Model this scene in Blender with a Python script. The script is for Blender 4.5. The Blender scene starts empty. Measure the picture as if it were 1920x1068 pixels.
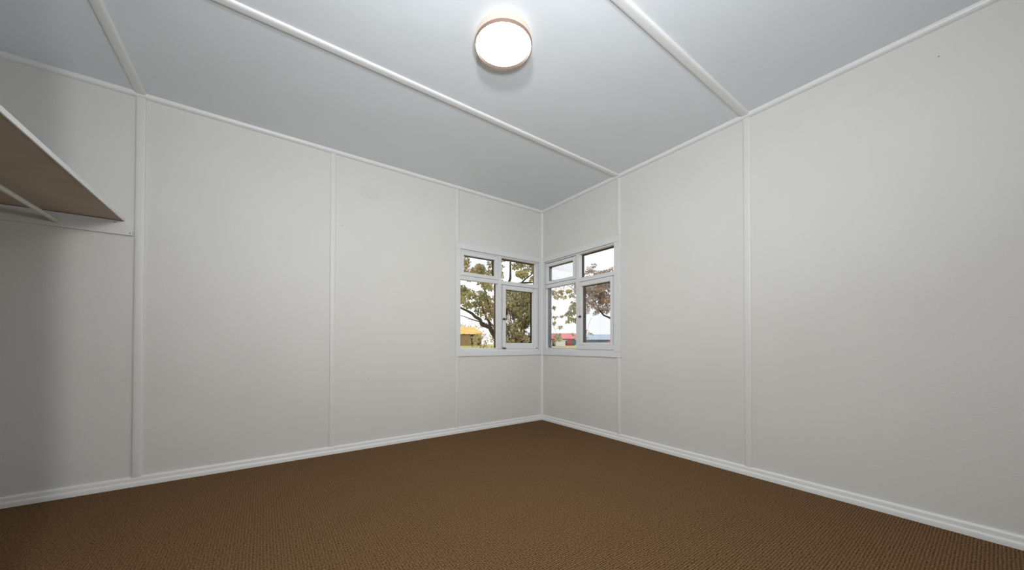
import bpy, bmesh, math, random
from mathutils import Vector, Matrix

random.seed(7)
scene = bpy.context.scene
COL = scene.collection
R = math.radians

# ------------------------------------------------------------------ camera
cam_data = bpy.data.cameras.new('camera')
cam = bpy.data.objects.new('camera', cam_data)
COL.objects.link(cam)
F_PX, CY = 651.15, 638.22
YAW, PITCH, ROLL = 54.388, 0.604, 0.069
cam.location = (-2.8385, -3.3139, 0.9353)
fw = Vector((math.cos(R(YAW)) * math.cos(R(PITCH)), math.sin(R(YAW)) * math.cos(R(PITCH)), math.sin(R(PITCH))))
rt = Vector((math.sin(R(YAW)), -math.cos(R(YAW)), 0))
up = rt.cross(fw)
rt2 = rt * math.cos(R(ROLL)) + up * math.sin(R(ROLL))
up2 = up * math.cos(R(ROLL)) - rt * math.sin(R(ROLL))
cam.rotation_euler = Matrix((rt2, up2, -fw)).transposed().to_euler()
cam_data.sensor_fit = 'HORIZONTAL'
cam_data.sensor_width = 36.0
cam_data.lens = F_PX / 1920 * 36.0
cam_data.shift_y = (CY - 534.0) / 1920
cam_data.clip_start = 0.05
cam_data.clip_end = 1000
scene.camera = cam

# ------------------------------------------------------------------ light and exposure
scene.view_settings.view_transform = 'Standard'
scene.view_settings.look = 'None'
scene.view_settings.gamma = 1.0
scene.view_settings.use_curve_mapping = False
scene.view_settings.exposure = 0.0

world = bpy.data.worlds.new('overcast_sky')
scene.world = world
world.use_nodes = True
wn = world.node_tree
wn.nodes['Background'].inputs[0].default_value = (0.97, 0.985, 1.0, 1)
wn.nodes['Background'].inputs[1].default_value = 1.25

def area_light(name, loc, target, size, power, color, spread=180):
    l = bpy.data.lights.new(name, 'AREA')
    l.shape = 'DISK'; l.size = size; l.energy = power; l.color = color; l.spread = R(spread)
    o = bpy.data.objects.new(name, l)
    o.location = loc
    d = Vector(target) - Vector(loc)
    o.rotation_euler = d.to_track_quat('-Z', 'Y').to_euler()
    COL.objects.link(o)
    return o

# the photographer's flash in a round softbox, up on a stand beside the camera
area_light('photo_flash', (-3.10, -3.55, 1.95), (-1.2, -0.92, 1.28), 0.22, 28.5, (0.995, 0.99, 0.98), 136)
# and the bounced one, thrown at the ceiling over the photographer
area_light('bounce_flash', (-2.6, -3.25, 1.55), (-2.28, -2.65, 2.6), 0.25, 27.5, (0.89, 0.945, 1.0), 160)

# ------------------------------------------------------------------ materials
def mat(name, color, rough=0.6, spec=0.4, noise=0.0, nscale=20.0, bump=0.0, bscale=60.0, metallic=0.0, tint=None):
    m = bpy.data.materials.new(name); m.use_nodes = True
    nt = m.node_tree; b = nt.nodes['Principled BSDF']
    b.inputs['Base Color'].default_value = (*color, 1)
    b.inputs['Roughness'].default_value = rough
    b.inputs['Metallic'].default_value = metallic
    b.inputs['Specular IOR Level'].default_value = spec
    tc = nt.nodes.new('ShaderNodeTexCoord')
    if noise > 0 or tint:
        n = nt.nodes.new('ShaderNodeTexNoise'); n.inputs['Scale'].default_value = nscale; n.inputs['Detail'].default_value = 4
        nt.links.new(tc.outputs['Object'], n.inputs['Vector'])
        mx = nt.nodes.new('ShaderNodeMixRGB')
        t = tint or tuple(c * (1 - noise) for c in color)
        rp = nt.nodes.new('ShaderNodeMapRange')
        rp.inputs['From Min'].default_value = 0.35; rp.inputs['From Max'].default_value = 0.65
        nt.links.new(n.outputs['Fac'], rp.inputs['Value'])
        nt.links.new(rp.outputs['Result'], mx.inputs['Fac'])
        mx.inputs['Color1'].default_value = (*color, 1); mx.inputs['Color2'].default_value = (*t, 1)
        nt.links.new(mx.outputs['Color'], b.inputs['Base Color'])
    if bump > 0:
        n2 = nt.nodes.new('ShaderNodeTexNoise'); n2.inputs['Scale'].default_value = bscale; n2.inputs['Detail'].default_value = 3
        nt.links.new(tc.outputs['Object'], n2.inputs['Vector'])
        bp = nt.nodes.new('ShaderNodeBump'); bp.inputs['Strength'].default_value = 1.0; bp.inputs['Distance'].default_value = bump
        nt.links.new(n2.outputs['Fac'], bp.inputs['Height'])
        nt.links.new(bp.outputs['Normal'], b.inputs['Normal'])
    return m

WALL = mat('painted_wall_sheet', (0.715, 0.708, 0.685), 0.55, 0.3, noise=0.02, nscale=3, bump=0.0006, bscale=140)
CEIL = mat('painted_ceiling_sheet', (0.825, 0.865, 0.90), 0.6, 0.3, noise=0.02, nscale=2, bump=0.006, bscale=3.2)
TRIM = mat('gloss_white_trim', (0.82, 0.825, 0.82), 0.35, 0.5, noise=0.02, nscale=9, bump=0.0004, bscale=40)
SASH = mat('white_window_paint', (0.755, 0.765, 0.78), 0.35, 0.5, noise=0.04, nscale=25, bump=0.0005, bscale=60)
SHELFB = mat('brown_shelf_board', (0.56, 0.465, 0.37), 0.8, 0.2, tint=(0.50, 0.415, 0.33), nscale=7)  # brown for the whole shelf board, underside included
STRIP = mat('painted_cover_strip', (0.745, 0.742, 0.725), 0.45, 0.4, noise=0.02, nscale=9, bump=0.0004, bscale=40)
LEDG = mat('ledger_paint', (0.74, 0.74, 0.735), 0.5, 0.4, noise=0.05, nscale=14)
RAIL = mat('rail_enamel', (0.66, 0.66, 0.60), 0.35, 0.5, noise=0.05, nscale=20)
DARKW = mat('dark_outer_timber', (0.075, 0.045, 0.032), 0.8, 0.2, tint=(0.045, 0.028, 0.022), nscale=14)  # dark brown for the outer side of frames and sashes
TANW = mat('tan_outer_edge', (0.42, 0.30, 0.23), 0.8, 0.2, noise=0.2, nscale=10)
NAVY = mat('navy_outer_paint', (0.03, 0.045, 0.11), 0.5, 0.4, noise=0.2, nscale=10)
METAL = mat('dull_brass', (0.16, 0.12, 0.10), 0.4, 0.5, metallic=0.6, noise=0.2)
NAIL = mat('nail_steel', (0.30, 0.29, 0.27), 0.5, 0.5, noise=0.1)
BRONZE = mat('bronze_ring', (0.010, 0.0045, 0.0015), 0.5, 0.15, noise=0.1)
RIMW = mat('pale_rim', (0.26, 0.17, 0.13), 0.4, 0.5, noise=0.05)
BRICK = mat('house_cladding', (0.55, 0.50, 0.42), 0.8, 0.2, noise=0.1)

def glass(name, tr):
    m = bpy.data.materials.new(name); m.use_nodes = True
    nt = m.node_tree; nt.nodes.clear()
    out = nt.nodes.new('ShaderNodeOutputMaterial')
    t = nt.nodes.new('ShaderNodeBsdfTransparent'); t.inputs[0].default_value = (*tr, 1)
    g = nt.nodes.new('ShaderNodeBsdfGlossy'); g.inputs['Roughness'].default_value = 0.02
    f = nt.nodes.new('ShaderNodeFresnel'); f.inputs['IOR'].default_value = 1.3
    mx = nt.nodes.new('ShaderNodeMixShader')
    nt.links.new(f.outputs[0], mx.inputs[0]); nt.links.new(t.outputs[0], mx.inputs[1]); nt.links.new(g.outputs[0], mx.inputs[2])
    nt.links.new(mx.outputs[0], out.inputs['Surface'])
    return m
GLASS = glass('clear_window_glass', (0.98, 0.985, 0.98))
GLASS_D = glass('dusty_sash_glass', (0.90, 0.905, 0.91))

def emit(name, color, strength):
    m = bpy.data.materials.new(name); m.use_nodes = True
    b = m.node_tree.nodes['Principled BSDF']
    b.inputs['Base Color'].default_value = (0.9, 0.9, 0.88, 1)
    b.inputs['Roughness'].default_value = 0.4
    b.inputs['Emission Color'].default_value = (*color, 1)
    b.inputs['Emission Strength'].default_value = strength
    return m
LAMP = emit('lit_opal_glass', (1.0, 0.95, 0.87), 31.0)
LAMPSIDE = emit('lit_opal_body', (1.0, 0.78, 0.55), 0.40)
LAMPSIDE.node_tree.nodes['Principled BSDF'].inputs['Base Color'].default_value = (0.36, 0.35, 0.33, 1)

# carpet: low loops in rows, pitch 11 mm along the room
CARPET = bpy.data.materials.new('loop_pile_carpet'); CARPET.use_nodes = True
nt = CARPET.node_tree; b = nt.nodes['Principled BSDF']
b.inputs['Roughness'].default_value = 0.95; b.inputs['Specular IOR Level'].default_value = 0.1
tc = nt.nodes.new('ShaderNodeTexCoord'); sx = nt.nodes.new('ShaderNodeSeparateXYZ')
nt.links.new(tc.outputs['Object'], sx.inputs[0])
def M(op, a, c=None, v=None):
    n = nt.nodes.new('ShaderNodeMath'); n.operation = op
    nt.links.new(a, n.inputs[0])
    if c is not None: nt.links.new(c, n.inputs[1])
    elif v is not None: n.inputs[1].default_value = v
    return n.outputs[0]
wob = nt.nodes.new('ShaderNodeTexNoise'); wob.inputs['Scale'].default_value = 60; nt.links.new(tc.outputs['Object'], wob.inputs['Vector'])
w1 = M('MULTIPLY', wob.outputs['Fac'], v=3.2)
rowy = M('ADD', M('MULTIPLY', sx.outputs['Y'], v=2 * math.pi / 0.0112), w1)
rowx = M('ADD', M('MULTIPLY', sx.outputs['X'], v=2 * math.pi / 0.0125), w1)
sy_ = M('SINE', rowy); sx_ = M('SINE', rowx)
hgt = M('ADD', M('MULTIPLY', sy_, v=0.32), M('MULTIPLY', sx_, v=0.18))
hgt = M('ADD', hgt, v=0.5)
yarn = nt.nodes.new('ShaderNodeTexNoise'); yarn.inputs['Scale'].default_value = 125; yarn.inputs['Detail'].default_value = 2
nt.links.new(tc.outputs['Object'], yarn.inputs['Vector'])
mixv = M('ADD', M('MULTIPLY', hgt, v=0.32), M('MULTIPLY', yarn.outputs['Fac'], v=0.86))
ramp = nt.nodes.new('ShaderNodeValToRGB')
ramp.color_ramp.elements[0].position = 0.33; ramp.color_ramp.elements[0].color = (0.024, 0.0135, 0.005, 1)
ramp.color_ramp.elements[1].position = 0.84; ramp.color_ramp.elements[1].color = (0.262, 0.153, 0.073, 1)
nt.links.new(mixv, ramp.inputs[0])
big = nt.nodes.new('ShaderNodeTexNoise'); big.inputs['Scale'].default_value = 5; big.inputs['Detail'].default_value = 3
nt.links.new(tc.outputs['Object'], big.inputs['Vector'])
mc = nt.nodes.new('ShaderNodeMixRGB'); mc.blend_type = 'MULTIPLY'
nt.links.new(M('MULTIPLY', big.outputs['Fac'], v=0.45), mc.inputs['Fac'])
nt.links.new(ramp.outputs[0], mc.inputs['Color1']); mc.inputs['Color2'].default_value = (0.85, 0.80, 0.72, 1)
nt.links.new(mc.outputs[0], b.inputs['Base Color'])
bp = nt.nodes.new('ShaderNodeBump'); bp.inputs['Distance'].default_value = 0.003; bp.inputs['Strength'].default_value = 0.8
nt.links.new(mixv, bp.inputs['Height']); nt.links.new(bp.outputs[0], b.inputs['Normal'])

def leafmat(name, cols, scale=1.6):
    m = bpy.data.materials.new(name); m.use_nodes = True
    nt = m.node_tree; b = nt.nodes['Principled BSDF']
    b.inputs['Roughness'].default_value = 0.6
    tc = nt.nodes.new('ShaderNodeTexCoord'); n = nt.nodes.new('ShaderNodeTexNoise')
    n.inputs['Scale'].default_value = scale; n.inputs['Detail'].default_value = 6; n.inputs['Roughness'].default_value = 0.75
    nt.links.new(tc.outputs['Object'], n.inputs['Vector'])
    r = nt.nodes.new('ShaderNodeValToRGB'); e = r.color_ramp.elements
    while len(e) < len(cols): e.new(0.5)
    for i, c in enumerate(cols):
        e[i].position = 0.34 + 0.32 * i / (len(cols) - 1); e[i].color = (*c, 1)
    nt.links.new(n.outputs['Fac'], r.inputs[0]); nt.links.new(r.outputs[0], b.inputs['Base Color'])
    return m
GUM = leafmat('gum_leaves', [(0.11, 0.13, 0.04), (0.32, 0.33, 0.12), (0.58, 0.48, 0.23), (0.78, 0.55, 0.30)])
OLIVE = leafmat('olive_leaves', [(0.13, 0.12, 0.06), (0.32, 0.29, 0.14), (0.52, 0.45, 0.25), (0.60, 0.50, 0.33)])
RUST = leafmat('rusty_leaves', [(0.22, 0.19, 0.17), (0.40, 0.33, 0.30), (0.58, 0.44, 0.38), (0.75, 0.48, 0.32)], 1.3)
DRYL = leafmat('dry_hedge_leaves', [(0.25, 0.19, 0.10), (0.45, 0.30, 0.17), (0.62, 0.42, 0.25)])
BARK = mat('dark_bark', (0.10, 0.075, 0.06), 0.9, 0.2, noise=0.4, nscale=6)
GRASS = mat('dry_grass', (0.62, 0.50, 0.22), 0.9, 0.1, tint=(0.42, 0.42, 0.16), nscale=0.4)
YROOF = mat('yellow_roof_sheet', (0.95, 0.62, 0.20), 0.6, 0.3, tint=(0.85, 0.50, 0.16), nscale=0.6)
TANWALL = mat('tan_shed_wall', (0.42, 0.29, 0.15), 0.8, 0.2, tint=(0.28, 0.19, 0.11), nscale=0.9)
SHADOWD = mat('dark_door_and_shade', (0.05, 0.04, 0.04), 0.8, 0.2, noise=0.2)  # dark doors, also the shade painted into shed gap and bay
REDROOF = mat('red_roof_sheet', (0.80, 0.22, 0.22), 0.55, 0.3, noise=0.12, nscale=0.8)
REDWALL = mat('red_shed_wall', (0.45, 0.05, 0.07), 0.7, 0.3, noise=0.2, nscale=0.9)
TEAL = mat('teal_door', (0.05, 0.15, 0.18), 0.6, 0.3, noise=0.1)
BROOF = mat('pale_blue_roof_sheet', (0.58, 0.68, 0.78), 0.5, 0.3, noise=0.1, nscale=0.8)
BWALL = mat('slate_blue_wall', (0.17, 0.22, 0.32), 0.7, 0.3, noise=0.2, nscale=0.6)
WHITE = mat('white_outdoor_paint', (0.8, 0.8, 0.78), 0.6, 0.3, noise=0.1)
ORANGE = mat('orange_outdoor_paint', (0.75, 0.25, 0.12), 0.6, 0.3, noise=0.1)

# ------------------------------------------------------------------ mesh helpers
class MB:
    def __init__(s): s.v, s.f = [], []
    def box(s, a, b_, c=None):
        """axis box from corner a to corner b_"""
        x0, y0, z0 = (min(a[i], b_[i]) for i in range(3)); x1, y1, z1 = (max(a[i], b_[i]) for i in range(3))
        n = len(s.v)
        s.v += [(x0, y0, z0), (x1, y0, z0), (x1, y1, z0), (x0, y1, z0), (x0, y0, z1), (x1, y0, z1), (x1, y1, z1), (x0, y1, z1)]
        s.f += [tuple(n + i for i in q) for q in ((0, 3, 2, 1), (4, 5, 6, 7), (0, 1, 5, 4), (1, 2, 6, 5), (2, 3, 7, 6), (3, 0, 4, 7))]
        return s
    def prism(s, prof, origin, u, w, d):
        """polygon prof (list of 2D) in the axes u, w, swept by the vector d"""
        n = len(s.v); k = len(prof)
        o, u, w, d = Vector(origin), Vector(u), Vector(w), Vector(d)
        for e in (0, 1):
            for p in prof: s.v.append(tuple(o + u * p[0] + w * p[1] + d * e))
        s.f.append(tuple(n + i for i in range(k))); s.f.append(tuple(n + k + i for i in reversed(range(k))))
        for i in range(k):
            j = (i + 1) % k
            s.f.append((n + i, n + j, n + k + j, n + k + i))
        return s
    def tube(s, pts, rad, seg=8):
        pts = [Vector(p) for p in pts]
        if not hasattr(rad, '__len__'): rad = [rad] * len(pts)
        n = len(s.v)
        for i, p in enumerate(pts):
            t = (pts[min(i + 1, len(pts) - 1)] - pts[max(i - 1, 0)]).normalized()
            a = t.cross(Vector((0, 0, 1)))
            if a.length < 1e-3: a = t.cross(Vector((1, 0, 0)))
            a.normalize(); c = t.cross(a)
            for k in range(seg):
                q = 2 * math.pi * k / seg
                s.v.append(tuple(p + (a * math.cos(q) + c * math.sin(q)) * rad[i]))
        for i in range(len(pts) - 1):
            for k in range(seg):
                k2 = (k + 1) % seg
                s.f.append((n + i * seg + k, n + i * seg + k2, n + (i + 1) * seg + k2, n + (i + 1) * seg + k))
        s.f.append(tuple(n + k for k in reversed(range(seg))))
        m_ = n + (len(pts) - 1) * seg
        s.f.append(tuple(m_ + k for k in range(seg)))
        return s
    def lathe(s, prof, c, seg=48):
        """prof: list of (r, z), turned round the vertical through c"""
        n = len(s.v)
        for r, z in prof:
            for k in range(seg):
                q = 2 * math.pi * k / seg
                s.v.append((c[0] + r * math.cos(q), c[1] + r * math.sin(q), c[2] + z))
        for i in range(len(prof) - 1):
            for k in range(seg):
                k2 = (k + 1) % seg
                s.f.append((n + i * seg + k, n + i * seg + k2, n + (i + 1) * seg + k2, n + (i + 1) * seg + k))
        s.f.append(tuple(n + k for k in range(seg)))
        m_ = n + (len(prof) - 1) * seg
        s.f.append(tuple(m_ + k for k in reversed(range(seg))))
        return s
    def build(s, name, material, parent=None, bevel=0.0, smooth=False, origin=None):
        me = bpy.data.meshes.new(name)
        off = Vector(origin) if origin else Vector((0, 0, 0))
        me.from_pydata([tuple(Vector(v) - off) for v in s.v], [], s.f)
        bm = bmesh.new(); bm.from_mesh(me)
        bmesh.ops.recalc_face_normals(bm, faces=bm.faces)
        if bevel > 0:
            bmesh.ops.bevel(bm, geom=list(bm.edges), offset=bevel, segments=2, affect='EDGES', clamp_overlap=True)
        bm.to_mesh(me); bm.free()
        me.materials.append(material)
        if smooth:
            for p in me.polygons: p.use_smooth = True
            me.set_sharp_from_angle(angle=R(40))
        o = bpy.data.objects.new(name, me); COL.objects.link(o)
        if parent is not None:
            o.parent = parent
            q = parent
            while q is not None:
                off = off - q.location; q = q.parent
        o.location = off
        return o

def tag(o, label=None, cat=None, kind=None, group=None):
    if label: o['label'] = label
    if cat: o['category'] = cat
    if kind: o['kind'] = kind
    if group: o['group'] = group
    return o

def empty(name, loc, label, cat, kind=None, group=None):
    o = bpy.data.objects.new(name, None); COL.objects.link(o); o.location = loc
    o.empty_display_size = 0.1
    return tag(o, label, cat, kind, group)

# ------------------------------------------------------------------ the room
H = 2.6
XW, YR = -4.25, -3.95            # closet wall, rear wall
T = 0.008                        # sheet thickness
A_J = [0.0, -1.180, -2.363, -3.5113, XW]
B_J = [0.0, -1.153, -2.268, -3.46, YR]
C_Y = [-1.1485, -2.2675]

floor = MB().box((XW - .1, YR - .1, -0.06), (0.1, 0.1, 0)).build('floor', CARPET)
tag(floor, 'brown loop pile carpet with fine ribbed rows covering the whole floor', 'floor', 'structure')

# left wall: plane y = 0, right wall: plane x = 0 ; window openings in distance s from the corner
WA = (0.060, 1.145, 0.860, 1.950)
WB = (0.057, 1.105, 0.860, 1.950)
TH = 0.10
def pa(s, d, z): return (-s, d, z)        # left wall: s along, d outward
def pb(s, d, z): return (d, -s, z)        # right wall

def wall_backing(P, w, smax, extra):
    m = MB()
    s0, s1, z0, z1 = w
    m.box(P(-extra, T, 0), P(s0, TH, H)); m.box(P(s1, T, 0), P(smax, TH, H))
    m.box(P(s0, T, 0), P(s1, TH, z0)); m.box(P(s0, T, z1), P(s1, TH, H))
    return m
wall_left = tag(wall_backing(pa, WA, -XW, TH).build('wall_left', WALL), 'off white wall left of the corner, lined with tall flat sheets', 'wall', 'structure')
wall_right = tag(wall_backing(pb, WB, -YR, -T).build('wall_right', WALL), 'off white wall right of the corner, lined with tall flat sheets', 'wall', 'structure')
wall_closet = tag(MB().box((XW - .1, YR, 0), (XW, 0, H)).build('wall_closet', WALL), 'off white end wall behind the wardrobe shelf', 'wall', 'structure')
wall_rear = tag(MB().box((XW, YR - .1, 0), (0, YR, H)).build('wall_rear', WALL), 'off white wall behind the photographer', 'wall', 'structure')
wall_nook = tag(MB().box((XW, -1.90, 0), (-3.47, -1.80, H)).build('wall_nook', WALL), 'short stub wall closing the wardrobe nook', 'wall', 'structure')
ceiling = tag(MB().box((XW - .1, YR - .1, H + T), (0.1, 0.1, H + .1)).build('ceiling', CEIL), 'pale grey white sheeted ceiling with flat cover strips', 'ceiling', 'structure')

G = 0.002
def wall_panels(P, J, w, parent):
    s0, s1, z0, z1 = w
    for i in range(len(J) - 1):
        a, b_ = -J[i] + G, -J[i + 1] - G
        if i == 0:
            MB().box(P(a, 0, z1 + .01), P(b_, T, H)).build('panel', WALL, parent)
            MB().box(P(a, 0, 0), P(b_, T, z0 - .01)).build('panel', WALL, parent)
            MB().box(P(s1, 0, z0 - .01 + G), P(b_, T, z1 + .01 - G)).build('panel', WALL, parent)
        else:
            MB().box(P(a, 0, 0), P(b_, T, H)).build('panel', WALL, parent)
wall_panels(pa, A_J, WA, wall_left)
wall_panels(pb, B_J, WB, wall_right)
xs = [XW, -3.5113, 0]
ys = [YR, -2.2675, -1.1485, 0]
MB().box((XW, YR, H), (-3.5113 - G, -1.9, H + T)).build('panel', CEIL, ceiling)
MB().box((XW, -1.9 + G, H), (-3.5113 - G, 0, H + T)).build('panel', CEIL, ceiling)
for j in range(3):
    MB().box((-3.5113 + G, ys[j] + G, H), (0, ys[j + 1] - G, H + T)).build('panel', CEIL, ceiling)

def strip_prof(w, t):
    h = w / 2
    return [(-h, 0), (-h, t * .45), (-h * .86, t * .78), (-h * .62, t * .95), (-h * .3, t), (h * .3, t), (h * .62, t * .95), (h * .86, t * .78), (h, t * .45), (h, 0)]
ZC, ZS = H - 0.027, 0.062
def wall_strip(P, s, z0, z1, w, parent, t=.011):
    o = Vector(P(s, 0, z0)); u = Vector(P(1, 0, 0)) ; n = Vector(P(0, -1, 0))
    MB().prism(strip_prof(w, t), o, u, n, (0, 0, z1 - z0)).build('cover_strip', STRIP, parent, smooth=True)
wall_strip(pa, 1.180, 2.012, ZC, .040, wall_left)
wall_strip(pa, 1.180, ZS, 0.806, .040, wall_left)
wall_strip(pa, 2.358, ZS, ZC, .044, wall_left)
wall_strip(pa, 3.5113, ZS, ZC, .050, wall_left, .014)
wall_strip(pb, 1.153, 2.012, ZC, .042, wall_right)
wall_strip(pb, 1.153, ZS, 0.806, .042, wall_right)
wall_strip(pb, 2.270, ZS, ZC, .048, wall_right)
wall_strip(pb, 3.475, ZS, ZC, .048, wall_right)
for y in C_Y:
    MB().prism(strip_prof(.052, .014), (-3.484, y, H), (0, 1, 0), (0, 0, -1), (3.484 - .027, 0, 0)).build('cover_strip', TRIM, ceiling, smooth=True)
MB().prism(strip_prof(.054, .014), (-3.5113, YR, H), (1, 0, 0), (0, 0, -1), (0, -YR - .027, 0)).build('cover_strip', TRIM, ceiling, smooth=True)

# cornice beads, corner beads, skirting boards
def quad(r=.028): return [(0, 0), (r, 0), (r, r * .35), (r * .86, r * .68), (r * .68, r * .86), (r * .35, r), (0, r)]
tag(MB().prism(quad(), (XW, 0, H), (0, -1, 0), (0, 0, -1), (-XW, 0, 0)).build('trim_1', TRIM, smooth=True), 'white bead where the left wall meets the ceiling', 'trim', 'structure')
tag(MB().prism(quad(), (0, 0, H), (-1, 0, 0), (0, 0, -1), (0, YR, 0)).build('trim_2', TRIM, smooth=True), 'white bead where the right wall meets the ceiling', 'trim', 'structure')
tag(MB().prism(quad(.022), (0, 0, ZS), (-1, 0, 0), (0, -1, 0), (0, 0, ZC - ZS)).build('trim_3', TRIM, smooth=True), 'thin upright white bead in the room corner between the windows', 'trim', 'structure')
SK = [(0, 0), (.022, 0), (.022, .024), (.019, .030), (.015, .033), (.013, .046), (.013, .052), (.010, .059), (.005, .062), (0, .062)]
tag(MB().prism(SK, (XW, 0, 0), (0, -1, 0), (0, 0, 1), (-XW, 0, 0)).build('baseboard_left', TRIM, smooth=True), 'low white moulded skirting along the left wall', 'skirting', 'structure')
tag(MB().prism(SK, (0, 0, 0), (-1, 0, 0), (0, 0, 1), (0, YR, 0)).build('baseboard_right', TRIM, smooth=True), 'low white moulded skirting along the right wall', 'skirting', 'structure')

# small nail heads showing through the paint
for P, s, z, par in ((pa, 2.283, 1.972, wall_left), (pa, 2.062, 0.62, wall_left), (pb, 1.290, 2.10, wall_right), (pb, 3.15, 2.43, wall_right)):
    o = Vector(P(s, 0, z)); n = Vector(P(0, -1, 0)); u = Vector(P(1, 0, 0))
    c8 = [(.0035 * math.cos(k * math.pi / 4), .0035 * math.sin(k * math.pi / 4)) for k in range(8)]
    MB().prism(c8, o, u, (0, 0, 1), n * .0012).build('nail_head', NAIL, par)

# ------------------------------------------------------------------ windows
def rails(P, s0, s1, z0, z1, ws, wt, wb, d0, d1, name, m, parent, bevel=.003):
    """four members of a sash in one mesh"""
    b_ = MB()
    b_.box(P(s0, d0, z0), P(s0 + ws, d1, z1)); b_.box(P(s1 - ws, d0, z0), P(s1, d1, z1))
    b_.box(P(s0 + ws, d0 + .001, z1 - wt), P(s1 - ws, d1, z1)); b_.box(P(s0 + ws, d0 + .001, z0), P(s1 - ws, d1, z0 + wb))
    return b_.build(name, m, parent, bevel=bevel)

def window(P, name, w, label, m0, m1, side, jamb_mat):
    s0, s1, z0, z1 = w
    root = empty(name, P((s0 + s1) / 2, 0, z0), label, 'window', 'structure')
    out = 1.200 if P is pa else 1.184
    cas = -.014
    # casing boards on the room side
    MB().box(P(.012, cas, z1), P(out, .0, 2.010)).build('casing_board', SASH, root, bevel=.0025)
    MB().box(P(.012, cas, .806), P(out, .0, z0)).build('casing_board', SASH, root, bevel=.0025)
    MB().box(P(s1, cas, z0 + .0005), P(out, .0, z1 - .0005)).build('casing_board', SASH, root, bevel=.0025)
    MB().box(P(.012, cas, z0 + .0005), P(s0, .0, z1 - .0005)).build('casing_board', SASH, root, bevel=.0025)
    # frame lining
    zt0, zt1 = 1.626, 1.668                           # transom
    zh, zsill = z1 - .016, z0 + .032
    D = .05
    MB().box(P(s0, .002, zh), P(s1, D, z1)).build('frame_head', SASH, root, bevel=.002)
    MB().prism([(0, 0), (D, 0), (D, .034), (.004, .020), (0, .016)], P(s0, 0, z0), Vector(P(0, 1, 0)), (0, 0, 1), Vector(P(s1 - s0, 0, 0))).build('frame_sill', SASH, root)
    MB().box(P(s0, .003, zsill), P(s0 + .004, D, zh)).build('frame_jamb', SASH, root)
    MB().box(P(s1 - .004, .003, zsill), P(s1, D, zh)).build('frame_jamb', SASH, root)
    MB().box(P(m0, .000, zsill - .01), P(m1, D, zh)).build('mullion', SASH, root, bevel=.0025)
    MB().box(P(s0, .002, zt0), P(m0, D, zt1)).build('transom', SASH, root, bevel=.0025)
    MB().box(P(m1, .002, zt0), P(s1, D, zt1)).build('transom', SASH, root, bevel=.0025)
    # outer half of the frame, mostly dark brown
    D2 = .095
    def liner(name_, a, b_, m, lab=None):
        o = MB().box(a, b_).build(name_, m, root)
        if lab: o['label'] = lab
    liner('outer_head', P(s0, D, zh - .004), P(s1, D2, z1), DARKW, 'dark outer head')
    liner('outer_sill', P(s0, D, z0), P(s1, D2 + .03, zsill - .004), WHITE)
    liner('outer_jamb', P(s0, D, zsill), P(s0 + .010, D2, zh), jamb_mat, 'dark outer jamb')
    liner('outer_jamb', P(s1 - .010, D, zsill), P(s1, D2, zh), DARKW, 'dark outer jamb')
    liner('outer_mullion', P(m0 + .006, D, zsill), P(m1 - .006, D2, zh), DARKW, 'dark outer half of the mullion')
    liner('outer_transom', P(s0 + .01, D, zt0 + .006), P(m0 + .006, D2 - .02, zt1 - .006), DARKW)
    liner('outer_transom', P(m1 - .006, D, zt0 + .006), P(s1 - .01, D2 - .02, zt1 - .006), DARKW)
    return root, zt0, zt1, zh, zsill, D, D2

# left window: hopper sash upper left, casement lower right
win1, zt0, zt1, zh, zsill, D, D2 = window(pa, 'window_1', WA, 'four light timber window in the left wall, casement at lower right', .613, .662, 0, DARKW)
def pane(P, s0, s1, z0, z1, d, parent, m):
    return MB().box(P(s0, d, z0), P(s1, d + .003, z1)).build('pane', m, parent)
pane(pa, .664, 1.141, zsill, zt0, .044, win1, GLASS)
MB().box(pa(.064, .014, zt1), pa(.096, D, zh)).build('inner_jamb', SASH, win1, bevel=.002)
pane(pa, .096, .613, zt1, zh, .044, win1, GLASS)
hs = rails(pa, .664, 1.139, 1.670, 1.932, .040, .040, .038, -.002, .030, 'hopper_sash', SASH, win1)
pane(pa, .704, 1.099, 1.708, 1.892, .018, hs, GLASS_D)
rails(pa, .668, 1.135, 1.674, 1.928, .038, .038, .034, .030, .062, 'hopper_sash_outer', DARKW, win1, bevel=0)['label'] = 'dark outer side of the hopper sash'
cs = rails(pa, .100, .600, .880, 1.620, .046, .048, .070, -.004, .030, 'casement_sash', SASH, win1)
MB().box(pa(.064, .010, zsill), pa(.098, D, zt0)).build('inner_jamb', SASH, win1, bevel=.002)
pane(pa, .144, .556, .948, 1.574, .016, cs, GLASS_D)
rails(pa, .104, .596, .890, 1.616, .042, .046, .058, .030, .060, 'casement_sash_outer', DARKW, win1, bevel=0)['label'] = 'dark outer side of the casement sash'
MB().box(pa(.104, .062, .90), pa(.118, .095, 1.615)).build('edge_bead', TANW, win1)['label'] = 'tan outer edge bead'
lt = MB(); lt.box(pa(.560, -.020, 1.220), pa(.604, -.004, 1.232)); lt.box(pa(.572, -.012, 1.212), pa(.590, -.003, 1.240))
lt.build('latch', METAL, cs, bevel=.002)['label'] = 'small dark casement latch'
st = MB(); st.box(pa(.570, -.018, .884), pa(.602, -.003, .900)); st.tube([pa(.598, -.016, .892), pa(.560, -.020, .890)], .004)
st.build('stay', METAL, cs)['label'] = 'small dark stay at the sash foot'

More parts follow.
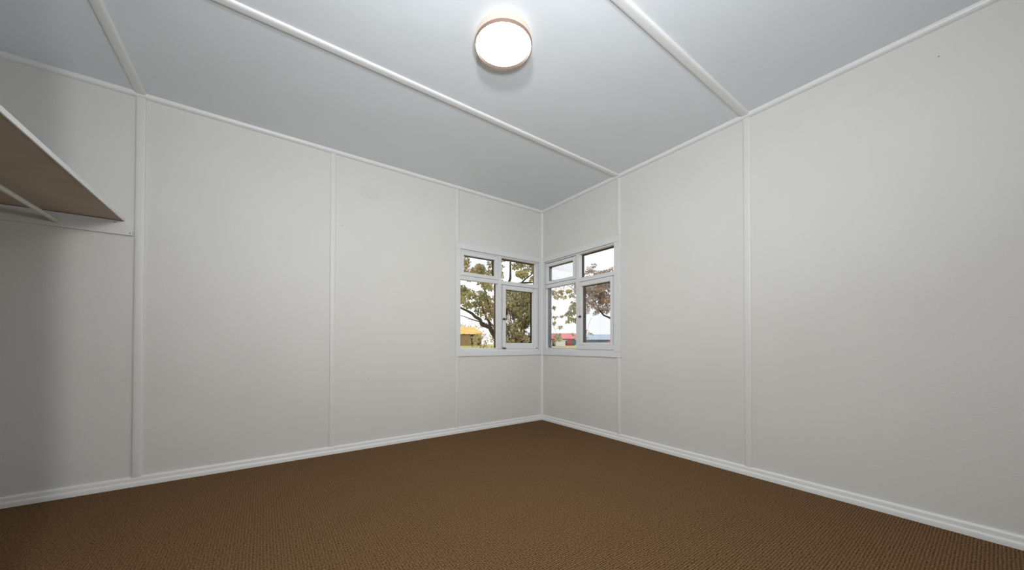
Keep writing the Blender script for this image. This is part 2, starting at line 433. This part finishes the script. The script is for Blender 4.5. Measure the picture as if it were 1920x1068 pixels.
# right window: hopper sash at the corner, casement at lower right
win2, zt0, zt1, zh, zsill, D, D2 = window(pb, 'window_2', WB, 'four light timber window in the right wall, small hopper sash by the corner', .578, .622, 1, NAVY)
pane(pb, .061, .578, zsill, zt0, .044, win2, GLASS)
pane(pb, .622, 1.101, zt1, zh, .044, win2, GLASS)
hs = rails(pb, .062, .572, 1.672, 1.925, .042, .038, .034, -.003, .030, 'hopper_sash', SASH, win2)
pane(pb, .104, .530, 1.706, 1.887, .018, hs, GLASS_D)
rails(pb, .066, .568, 1.676, 1.921, .040, .036, .032, .030, .066, 'hopper_sash_outer', DARKW, win2, bevel=0)['label'] = 'dark outer side of the hopper sash'
cs = rails(pb, .626, 1.085, .926, 1.620, .034, .046, .030, -.006, .030, 'casement_sash', SASH, win2)
MB().box(pb(1.087, .004, zsill), pb(1.102, D, zt0)).build('inner_jamb', SASH, win2, bevel=.002)
pane(pb, .660, 1.051, .956, 1.574, .016, cs, GLASS_D)
rails(pb, .630, 1.081, .930, 1.616, .032, .044, .028, .030, .072, 'casement_sash_outer', DARKW, win2, bevel=0)['label'] = 'dark outer side of the casement sash'
MB().box(pb(.612, -.010, .880), pb(1.104, .050, .9245)).build('sill_bead', SASH, win2, bevel=.003)
lt = MB(); lt.box(pb(.626, -.022, 1.235), pb(.668, -.006, 1.247)); lt.box(pb(.636, -.014, 1.227), pb(.654, -.005, 1.255))
lt.build('latch', METAL, cs, bevel=.002)['label'] = 'small dark casement latch'

# ------------------------------------------------------------------ painted-over wall vent high on the left wall
vent = empty('wall_vent', (-2.057, 0, 2.262), 'small painted-over louvred vent high on the left wall beside the second cover strip', 'vent')
fr = MB(); fr.box((-2.150, -.0018, 2.262), (-1.962, 0, 2.272)); fr.box((-2.150, -.0018, 2.352), (-1.962, 0, 2.362))
fr.box((-2.150, -.0018, 2.272), (-2.138, 0, 2.352)); fr.box((-1.974, -.0018, 2.272), (-1.962, 0, 2.352))
fr.build('vent_frame', WALL, vent, bevel=.0008)
for k in range(4):
    z = 2.278 + k * .019
    MB().prism([(0, 0), (.0020, .001), (.0006, .012), (0, .012)], (-2.136, 0, z), (0, -1, 0), (0, 0, 1), (.160, 0, 0)).build('louvre', WALL, vent)

# ------------------------------------------------------------------ wardrobe shelf and rail
shelf = empty('wardrobe_shelf', (-3.92, 0, 1.64), 'deep white edged wardrobe shelf with brown underside and a round rail below', 'shelf')
bd = MB().box((XW + .001, -1.798, 1.733), (-3.584, -.001, 1.750)).build('shelf_board', SHELFB, shelf); bd['label'] = 'brown board'
MB().box((XW + .001, -1.798, 1.7501), (-3.584, -.001, 1.7535)).build('top_sheet', TRIM, shelf)['label'] = 'white painted top face'
MB().box((-3.584, -1.798, 1.731), (-3.577, -.001, 1.755)).build('edge_strip', TRIM, shelf, bevel=.001)['label'] = 'white edge strip'
lp = [(XW + .001, 1.643), (-3.541, 1.643), (-3.541, 1.672), (-3.549, 1.684), (-3.560, 1.690), (-3.571, 1.730), (XW + .001, 1.730)]
MB().prism([(a, z) for a, z in lp], (0, 0, 0), (1, 0, 0), (0, 0, 1), (0, -.019, 0)).build('batten', LEDG, shelf, bevel=.0012)
MB().box((XW + .0005, -1.778, 1.645), (XW + .019, -.021, 1.731)).build('batten', LEDG, shelf, bevel=.0015)
MB().box((XW + .001, -1.7995, 1.645), (-3.60, -1.781, 1.731)).build('batten', LEDG, shelf, bevel=.0015)
for x, z in ((-3.551, 1.657), (-3.62, 1.718)):
    c8 = [(.004 * math.cos(k * math.pi / 4), .004 * math.sin(k * math.pi / 4)) for k in range(8)]
    MB().prism(c8, (x, -.019, z), (1, 0, 0), (0, 0, 1), (0, -.0012, 0)).build('screw_head', NAIL, shelf)

rail = MB().tube([(-3.860, -.0192, 1.678), (-3.860, -1.781, 1.678)], .0125, 20).build('rail', RAIL, shelf, smooth=True)
rail['label'] = 'round pale clothes rail'
for y, d in ((-.0191, -1), (-1.7809, 1)):
    MB().tube([(-3.860, y, 1.678), (-3.860, y + d * .006, 1.678)], .0165, 20).build('end_socket', RAIL, rail, smooth=True)

# ------------------------------------------------------------------ round ceiling light
LX, LY = -1.795, -1.775
light = empty('ceiling_light', (LX, LY, H), 'lit round flush ceiling light with opal glass face and thin rim', 'light')
c = (LX, LY, H)
MB().lathe([(.140, 0), (.146, -.004), (.148, -.012), (.1500, -.020), (.1520, -.047), (.148, -.048), (.10, -.048)], c, 64).build('base', LAMPSIDE, light, smooth=True)['label'] = 'glowing white base'
rg = MB()
seg = 64; prof = [(.151, -.0482), (.1545, -.0482), (.1555, -.052), (.1550, -.065), (.1545, -.0660), (.1530, -.0660), (.1520, -.065), (.151, -.052)]
n0 = len(prof)
for r, z in prof:
    for k in range(seg):
        q = 2 * math.pi * k / seg; rg.v.append((LX + r * math.cos(q), LY + r * math.sin(q), H + z))
for i in range(n0):
    for k in range(seg):
        k2 = (k + 1) % seg; j = (i + 1) % n0
        rg.f.append((i * seg + k, i * seg + k2, j * seg + k2, j * seg + k))
rg.build('rim', RIMW, light, smooth=True)['label'] = 'thin pale rim'
rg = MB(); prof = [(.1462, -.0490), (.1500, -.0484), (.1509, -.052), (.1519, -.0645), (.1512, -.0652), (.1500, -.0645), (.1482, -.056), (.1466, -.052)]
for r, z in prof:
    for k in range(seg):
        q = 2 * math.pi * k / seg; rg.v.append((LX + r * math.cos(q), LY + r * math.sin(q), H + z))
for i in range(n0):
    for k in range(seg):
        k2 = (k + 1) % seg; j = (i + 1) % n0
        rg.f.append((i * seg + k, i * seg + k2, j * seg + k2, j * seg + k))
rg.build('inner_lip', BRONZE, light, smooth=True)['label'] = 'dark bronze lip round the glass'
MB().lathe([(.1455, -.0485), (.1450, -.0505), (.130, -.0515), (.10, -.0525), (.06, -.053), (.02, -.0532)], c, 64).build('diffuser', LAMP, light, smooth=True)['label'] = 'bright opal glass face'

# ------------------------------------------------------------------ outdoors
gv, gf = [], []
xs_ = [-60, -20, -6, 0.12, 4, 10, 20, 34, 50, 90, 200, 400]
ys_ = [-60, -20, -6, 0.12, 4, 10, 20, 34, 50, 90, 200, 400]
def gz(x, y):
    d = max(x, y, 0)
    return -.6 + 1.35 * min(d / 34, 1) ** .8 + (.12 * min((d - 34) / 150, 1) if d > 34 else 0)
for y in ys_:
    for x in xs_: gv.append((x, y, gz(x, y)))
nx = len(xs_)
for j in range(len(ys_) - 1):
    for i in range(nx - 1):
        gf.append((j * nx + i, j * nx + i + 1, (j + 1) * nx + i + 1, (j + 1) * nx + i))
g = MB(); g.v, g.f = gv, gf
go = g.build('ground', GRASS)
tag(go, 'dry yellow grass outside the windows', 'ground', 'structure')
for p in go.data.polygons:
    if p.normal.z < 0: p.flip()

def branch(m, p0, p1, r0, r1, sag=0.0, n=5):
    p0, p1 = Vector(p0), Vector(p1)
    pts, rad = [], []
    for i in range(n + 1):
        t = i / n
        q = p0.lerp(p1, t) + Vector((0, 0, sag * math.sin(math.pi * t)))
        if 0 < i < n: q += Vector((random.uniform(-1, 1), random.uniform(-1, 1), random.uniform(-.6, .6))) * r0 * .8
        pts.append(q); rad.append(r0 + (r1 - r0) * t)
    m.tube(pts, rad, 6)

def leaves(clusters, per, size, name, m, parent, droop=.5):
    v, f = [], []
    for (c, r) in clusters:
        c = Vector(c)
        for _ in range(int(per * r * r / .16)):
            while True:
                q = Vector((random.uniform(-1, 1), random.uniform(-1, 1), random.uniform(-1, 1)))
                if q.length < 1: break
            q = c + Vector((q.x * r, q.y * r, q.z * r * .75))
            L = size * random.uniform(.7, 1.4); W = L * random.uniform(.28, .42)
            d = Vector((random.uniform(-1, 1), random.uniform(-1, 1), random.uniform(-1, .5) - droop)).normalized()
            a = d.cross(Vector((random.uniform(-1, 1), random.uniform(-1, 1), random.uniform(-1, 1)))).normalized()
            n = len(v)
            v += [tuple(q), tuple(q + d * L * .45 + a * W), tuple(q + d * L), tuple(q + d * L * .45 - a * W)]
            f.append((n, n + 1, n + 2, n + 3))
    me = bpy.data.meshes.new(name); me.from_pydata([tuple(Vector(p) - parent.location) for p in v], [], f); me.materials.append(m)
    o = bpy.data.objects.new(name, me); COL.objects.link(o); o.parent = parent
    o['kind'] = 'stuff'
    return o

# gum tree seen through the left window
t1 = empty('gum_tree', (5.55, 9.0, gz(5.55, 9)), 'gum tree with leaning dark branches and airy olive leaves, outside the left window', 'tree')
m = MB()
z0 = gz(5.55, 9)
branch(m, (5.75, 9.0, z0 - .1), (5.45, 9.0, 1.05), .17, .13)
branch(m, (5.45, 9.0, 1.05), (4.37, 9.0, 1.95), .12, .075)
branch(m, (4.37, 9.0, 1.95), (3.25, 8.9, 2.48), .07, .03)
branch(m, (4.60, 9.0, 1.80), (3.6, 9.3, 2.10), .03, .012)
branch(m, (4.9, 9.0, 1.55), (4.45, 9.2, 2.9), .06, .03)
branch(m, (5.45, 9.0, 1.05), (5.0, 9.2, 2.35), .10, .05)
branch(m, (5.0, 9.2, 2.35), (4.4, 9.0, 3.9), .05, .02)
branch(m, (5.45, 9.0, 1.05), (6.1, 9.3, 4.6), .11, .04)
branch(m, (6.0, 9.2, 3.2), (7.3, 9.0, 4.3), .05, .02)
branch(m, (6.2, 9.2, 3.6), (8.2, 8.4, 3.9), .05, .012)
TIPS = [(8.5, 3.35, .13), (8.35, 3.3, .10), (8.25, 3.12, .12), (8.05, 3.3, .12), (7.85, 3.05, .10), (7.6, 3.3, .12), (7.45, 3.1, .12),
        (7.35, 2.75, .10), (7.25, 2.55, .16), (7.3, 2.3, .16), (7.4, 2.1, .13), (7.2, 2.0, .14), (7.7, 2.3, .10), (7.95, 2.2, .08), (7.6, 1.95, .08),
        (8.5, 2.65, .09), (8.45, 2.2, .08), (8.5, 1.95, .09), (8.2, 1.75, .09), (8.35, 1.35, .14), (8.2, 1.2, .12), (8.5, 1.15, .10), (7.45, 1.42, .07)]
for (a, b_) in (((8.2, 8.4, 3.9), (8.0, 8.4, 3.3)), ((8.0, 8.4, 3.3), (8.0, 7.5, 3.1)), ((8.0, 7.2, 3.6), (8.0, 7.3, 2.2)), ((8.0, 7.3, 2.3), (8.0, 8.0, 2.15)), ((8.2, 8.4, 3.9), (8.0, 8.75, 3.0)), ((8.0, 8.75, 3.0), (8.0, 8.62, 1.9)), ((8.0, 8.62, 1.9), (8.0, 8.2, 1.2)), ((8.2, 8.4, 3.9), (8.0, 7.2, 3.6))):
    branch(m, a, b_, .009, .004)
m.build('branches', BARK, t1, smooth=True)
cl = []
for _ in range(150):
    x = random.uniform(3.0, 7.4); z = random.uniform(2.3, 5.6)
    lo = 2.35 + max(0, (4.6 - x)) * .12
    if z < lo: continue
    # a gap of sky at the upper left, and a slanting one behind the top right light
    if x < 5.0 and 3.25 < z < 3.75 and random.random() < .9: continue
    if 4.9 < x < 7.4 and abs(z - (4.35 - .55 * (x - 5.6))) < .20 and random.random() < .9: continue
    cl.append(((x, random.uniform(8.3, 9.9), z), random.uniform(.16, .30)))
for x, z in ((3.5, 2.75), (3.9, 2.6), (4.3, 2.65), (4.6, 2.35), (4.75, 2.1), (3.3, 2.9), (4.1, 2.95), (3.6, 3.1), (4.5, 3.0), (4.9, 2.7), (5.1, 2.2), (4.95, 1.75), (5.2, 1.6)):
    cl.append(((x, 9.0 + random.uniform(-.3, .3), z), random.uniform(.20, .30)))
# weeping tips that hang before the right window
hang = [((8.0 + random.uniform(-.1, .1), y, z), r) for y, z, r in TIPS]
leaves(cl, 260, .10, 'leaves', GUM, t1)
leaves(hang, 330, .13, 'leaves', GUM, t1)

t2 = empty('olive_shrub', (4.95, 7.0, gz(4.95, 7)), 'dense brownish olive shrub filling the casement light of the left window', 'shrub')
m = MB(); z0 = gz(4.95, 7)
for k in range(7):
    a = k * .9
    branch(m, (4.95 + .1 * math.cos(a), 7 + .1 * math.sin(a), z0), (4.95 + .7 * math.cos(a), 7 + .6 * math.sin(a), 1.9 + .25 * (k % 3)), .05, .015, .15)
m.build('stems', BARK, t2, smooth=True)
cl = []
for _ in range(125):
    a = random.uniform(0, 2 * math.pi); rr = math.sqrt(random.random()); z = random.uniform(.1, 3.0)
    w_ = .95 * math.sqrt(max(.15, 1 - ((z - 1.4) / 1.9) ** 2))
    cl.append(((4.92 + w_ * rr * math.cos(a), 7 + w_ * rr * math.sin(a), z), random.uniform(.16, .28)))
leaves(cl, 300, .08, 'leaves', OLIVE, t2, .2)

t3 = empty('rusty_tree', (14.0, 8.6, gz(14, 8.6)), 'tree with grey brown and rusty crown outside the right window', 'tree')
m = MB(); z0 = gz(14, 8.6)
branch(m, (14, 8.5, z0), (14, 8.9, 1.9), .2, .14)
branch(m, (14, 8.9, 1.9), (14, 10.6, 2.7), .10, .05)
branch(m, (14, 8.9, 1.9), (14, 10.2, 4.6), .14, .05)
branch(m, (14, 10.6, 2.7), (14, 12.2, 4.0), .05, .02)
branch(m, (14, 10.2, 3.4), (13.8, 11.6, 4.9), .05, .02)
m.build('branches', BARK, t3, smooth=True)
cl = []
for _ in range(190):
    q = Vector((random.gauss(0, 1), random.gauss(0, 1), random.gauss(0, 1))).normalized() * random.random() ** .4
    cl.append(((14 + q.x * 1.5, 10.7 + q.y * 2.0, 4.35 + q.z * 1.6), random.uniform(.15, .30)))
for y, z in ((11.9, 1.85), (11.7, 1.65), (12.0, 1.75), (11.5, 1.6), (11.9, 1.35)):
    cl.append(((13.9, y, z), .12))
for k in range(26):
    u = k / 25
    cl.append(((14 + random.uniform(-.6, .6), 12.3 - 2.6 * u, 5.0 + .62 * math.sin(math.pi * min(1, u * 1.25 + .05)) + random.uniform(-.35, 0)), random.uniform(.16, .26)))
leaves(cl, 150, .10, 'leaves', RUST, t3)
m = MB(); branch(m, (14, 11.6, 2.6), (13.9, 11.9, 1.8), .008, .005); branch(m, (13.9, 11.9, 1.8), (13.9, 11.9, 1.35), .005, .004)
m.build('twigs', BARK, t3)

t4 = empty('bare_topped_tree', (25.1, 23.0, gz(25, 23)), 'thin greyish tree far off, its top in the hopper light of the right window', 'tree')
m = MB(); branch(m, (25.1, 23.0, gz(25, 23)), (25.0, 23.0, 6.4), .12, .06); branch(m, (25.0, 23.0, 6.4), (25.0, 25.2, 7.9), .06, .02); m.build('trunk', BARK, t4, smooth=True)
leaves([((25 + random.uniform(-.8, .8), 25.4 + random.uniform(-1.2, 1.2), 7.9 + random.uniform(-.7, .5)), random.uniform(.2, .4)) for _ in range(34)], 16, .14, 'leaves', RUST, t4)

# distant line of dry trees behind the yellow shed, each a tree of its own
for i, (x, y, h, w) in enumerate(((15.5, 47, 4.2, 1.5), (19.5, 50, 5.3, 1.7), (23.6, 47, 4.5, 1.6), (27.6, 50, 5.1, 1.8), (32, 47, 4.4, 1.7))):
    labs = ['low dry tree behind the left end of the yellow roofed shed', 'tallest dry tree rising behind the middle of the yellow roofed shed',
            'dry tree behind the right end of the yellow roofed shed', 'dry tree right of the yellow roofed shed, behind the gum branches', 'farthest right of the dry trees behind the olive shrub']
    t = empty('dry_tree', (x, y, gz(x, y)), labs[i], 'tree', group='dry trees beyond the yellow roofed shed')
    m = MB(); branch(m, (x, y, gz(x, y) - .1), (x, y, h * .7), .12, .05); m.build('trunk', BARK, t, smooth=True)
    leaves([((x + random.uniform(-w, w), y + random.uniform(-1, 1), random.uniform(1.6, h)), random.uniform(.3, .55)) for _ in range(34)], 11, .2, 'leaves', DRYL, t)
for i, (x, y, r, lab) in enumerate(((11.0, 20, 1.25, 'round dry bush on the grass right of the yellow roofed shed'), (9.5, 24.5, .55, 'small dry bush on the grass before the yellow roofed shed'))):
    t = empty('dry_bush', (x, y, gz(x, y)), lab, 'bush')
    m = MB()
    for k in range(4): branch(m, (x, y, gz(x, y) - .05), (x + .3 * r * math.cos(k * 1.6), y + .3 * r * math.sin(k * 1.6), gz(x, y) + r * .8), .03, .012)
    m.build('stems', BARK, t)
    leaves([((x + random.uniform(-r, r) * .7, y + random.uniform(-r, r) * .7, gz(x, y) + random.uniform(.1, r * 1.25)), .3) for _ in range(int(26 * r))], 30, .12, 'leaves', leafmat('dry_bush_leaves', [(0.22, 0.20, 0.07), (0.5, 0.42, 0.18), (0.65, 0.52, 0.25)]) if i == 0 else bpy.data.materials['dry_bush_leaves'], t)

def shed(name, label, origin, L, Dp, hw, hr, ax, roofm, wallm, doors):
    """long shed: ax 'x' runs along x and faces -y, ax 'y' runs along y and faces -x; doors: (a0, a1, z1, material, part)"""
    ox, oy = origin; zg = min(gz(ox, oy), gz(ox + (L if ax == 'x' else 0), oy + (L if ax == 'y' else 0)))
    root = empty(name, (ox, oy, zg), label, 'shed')
    Q = (lambda a, d, z: (ox + a, oy + d, z)) if ax == 'x' else (lambda a, d, z: (ox + d, oy + a, z))
    MB().box(Q(0, 0, zg), Q(L, Dp, hw)).build('wall', wallm, root)
    m = MB()                                   # corrugated gable roof
    e = .35; n = int(L / .35)
    for (d0, d1, zz0, zz1) in ((-e, Dp / 2, hw - .08, hr), (Dp + e, Dp / 2, hw - .08, hr)):
        k = len(m.v)
        for i in range(n + 1):
            a = -.25 + (L + .5) * i / n; dz = .05 if i % 2 else 0
            m.v += [Q(a, d0, zz0 + dz), Q(a, d1, zz1 + dz)]
        for i in range(n): m.f.append((k + 2 * i, k + 2 * i + 2, k + 2 * i + 3, k + 2 * i + 1))
    rf = m.build('roof', roofm, root)
    sol = rf.modifiers.new('thickness', 'SOLIDIFY'); sol.thickness = .04
    for s_ in (0, L - .06):
        MB().prism([(0, hw), (Dp, hw), (Dp / 2, hr - .05)], Q(s_, 0, 0), Vector(Q(0, 1, 0)) - Vector(Q(0, 0, 0)), (0, 0, 1), Vector(Q(.06, 0, 0)) - Vector(Q(0, 0, 0))).build('gable', wallm, root)
    for a0, a1, z1, m_, nm, lab in doors:
        o = MB().box(Q(a0, -.05, zg + .05), Q(a1, 0, z1)).build(nm, m_, root)
        if lab: o['label'] = lab
    return root
shed('yellow_roofed_shed', 'long tan shed with yellow roof, far off through the left window', (12.5, 36.5), 8.2, 5.0, 2.28, 3.28, 'x', YROOF, TANWALL,
     [(6.6, 6.9, 2.2, SHADOWD, 'gap_shade', 'painted shade in a wall gap'), (2.0, 4.6, 2.1, SHADOWD, 'door', 'painted shade of an open bay'), (7.6, 8.1, 2.0, SHADOWD, 'door', 'dark doorway')])  # flat dark boxes stand for the shade in the gap and bay
rs = shed('red_shed', 'red shed with pink red roof, far off through the right window near the corner', (35.0, 33.4), 5.6, 4.0, 1.80, 2.60, 'y', REDROOF, REDWALL,
     [(.0, .35, 1.7, TEAL, 'door', 'teal door'), (1.2, 1.7, 1.55, SHADOWD, 'door', 'dark doorway')])
rs.rotation_euler.z = R(47)
bs = shed('blue_grey_shed', 'long slate blue shed with pale blue roof, far off through the right casement', (88.0, 69.0), 12.0, 6.0, 2.5, 4.2, 'y', BROOF, BWALL,
     [(.1, .9, 2.2, ORANGE, 'door', 'orange door')])
bs.rotation_euler.z = R(45)
ws = empty('white_box_shed', (29.5, 32.0, gz(29.5, 32)), 'small white flat roofed shed standing before the red shed', 'shed')
zg = gz(29.5, 32)
MB().box((29.5, 31.3, zg), (31.0, 32.9, 1.45)).build('wall', WHITE, ws)
MB().box((29.3, 31.15, 1.45), (31.2, 33.05, 1.53)).build('roof', BROOF, ws)
MB().box((29.46, 31.7, zg + .02), (29.5, 32.3, 1.30)).build('door', SHADOWD, ws)
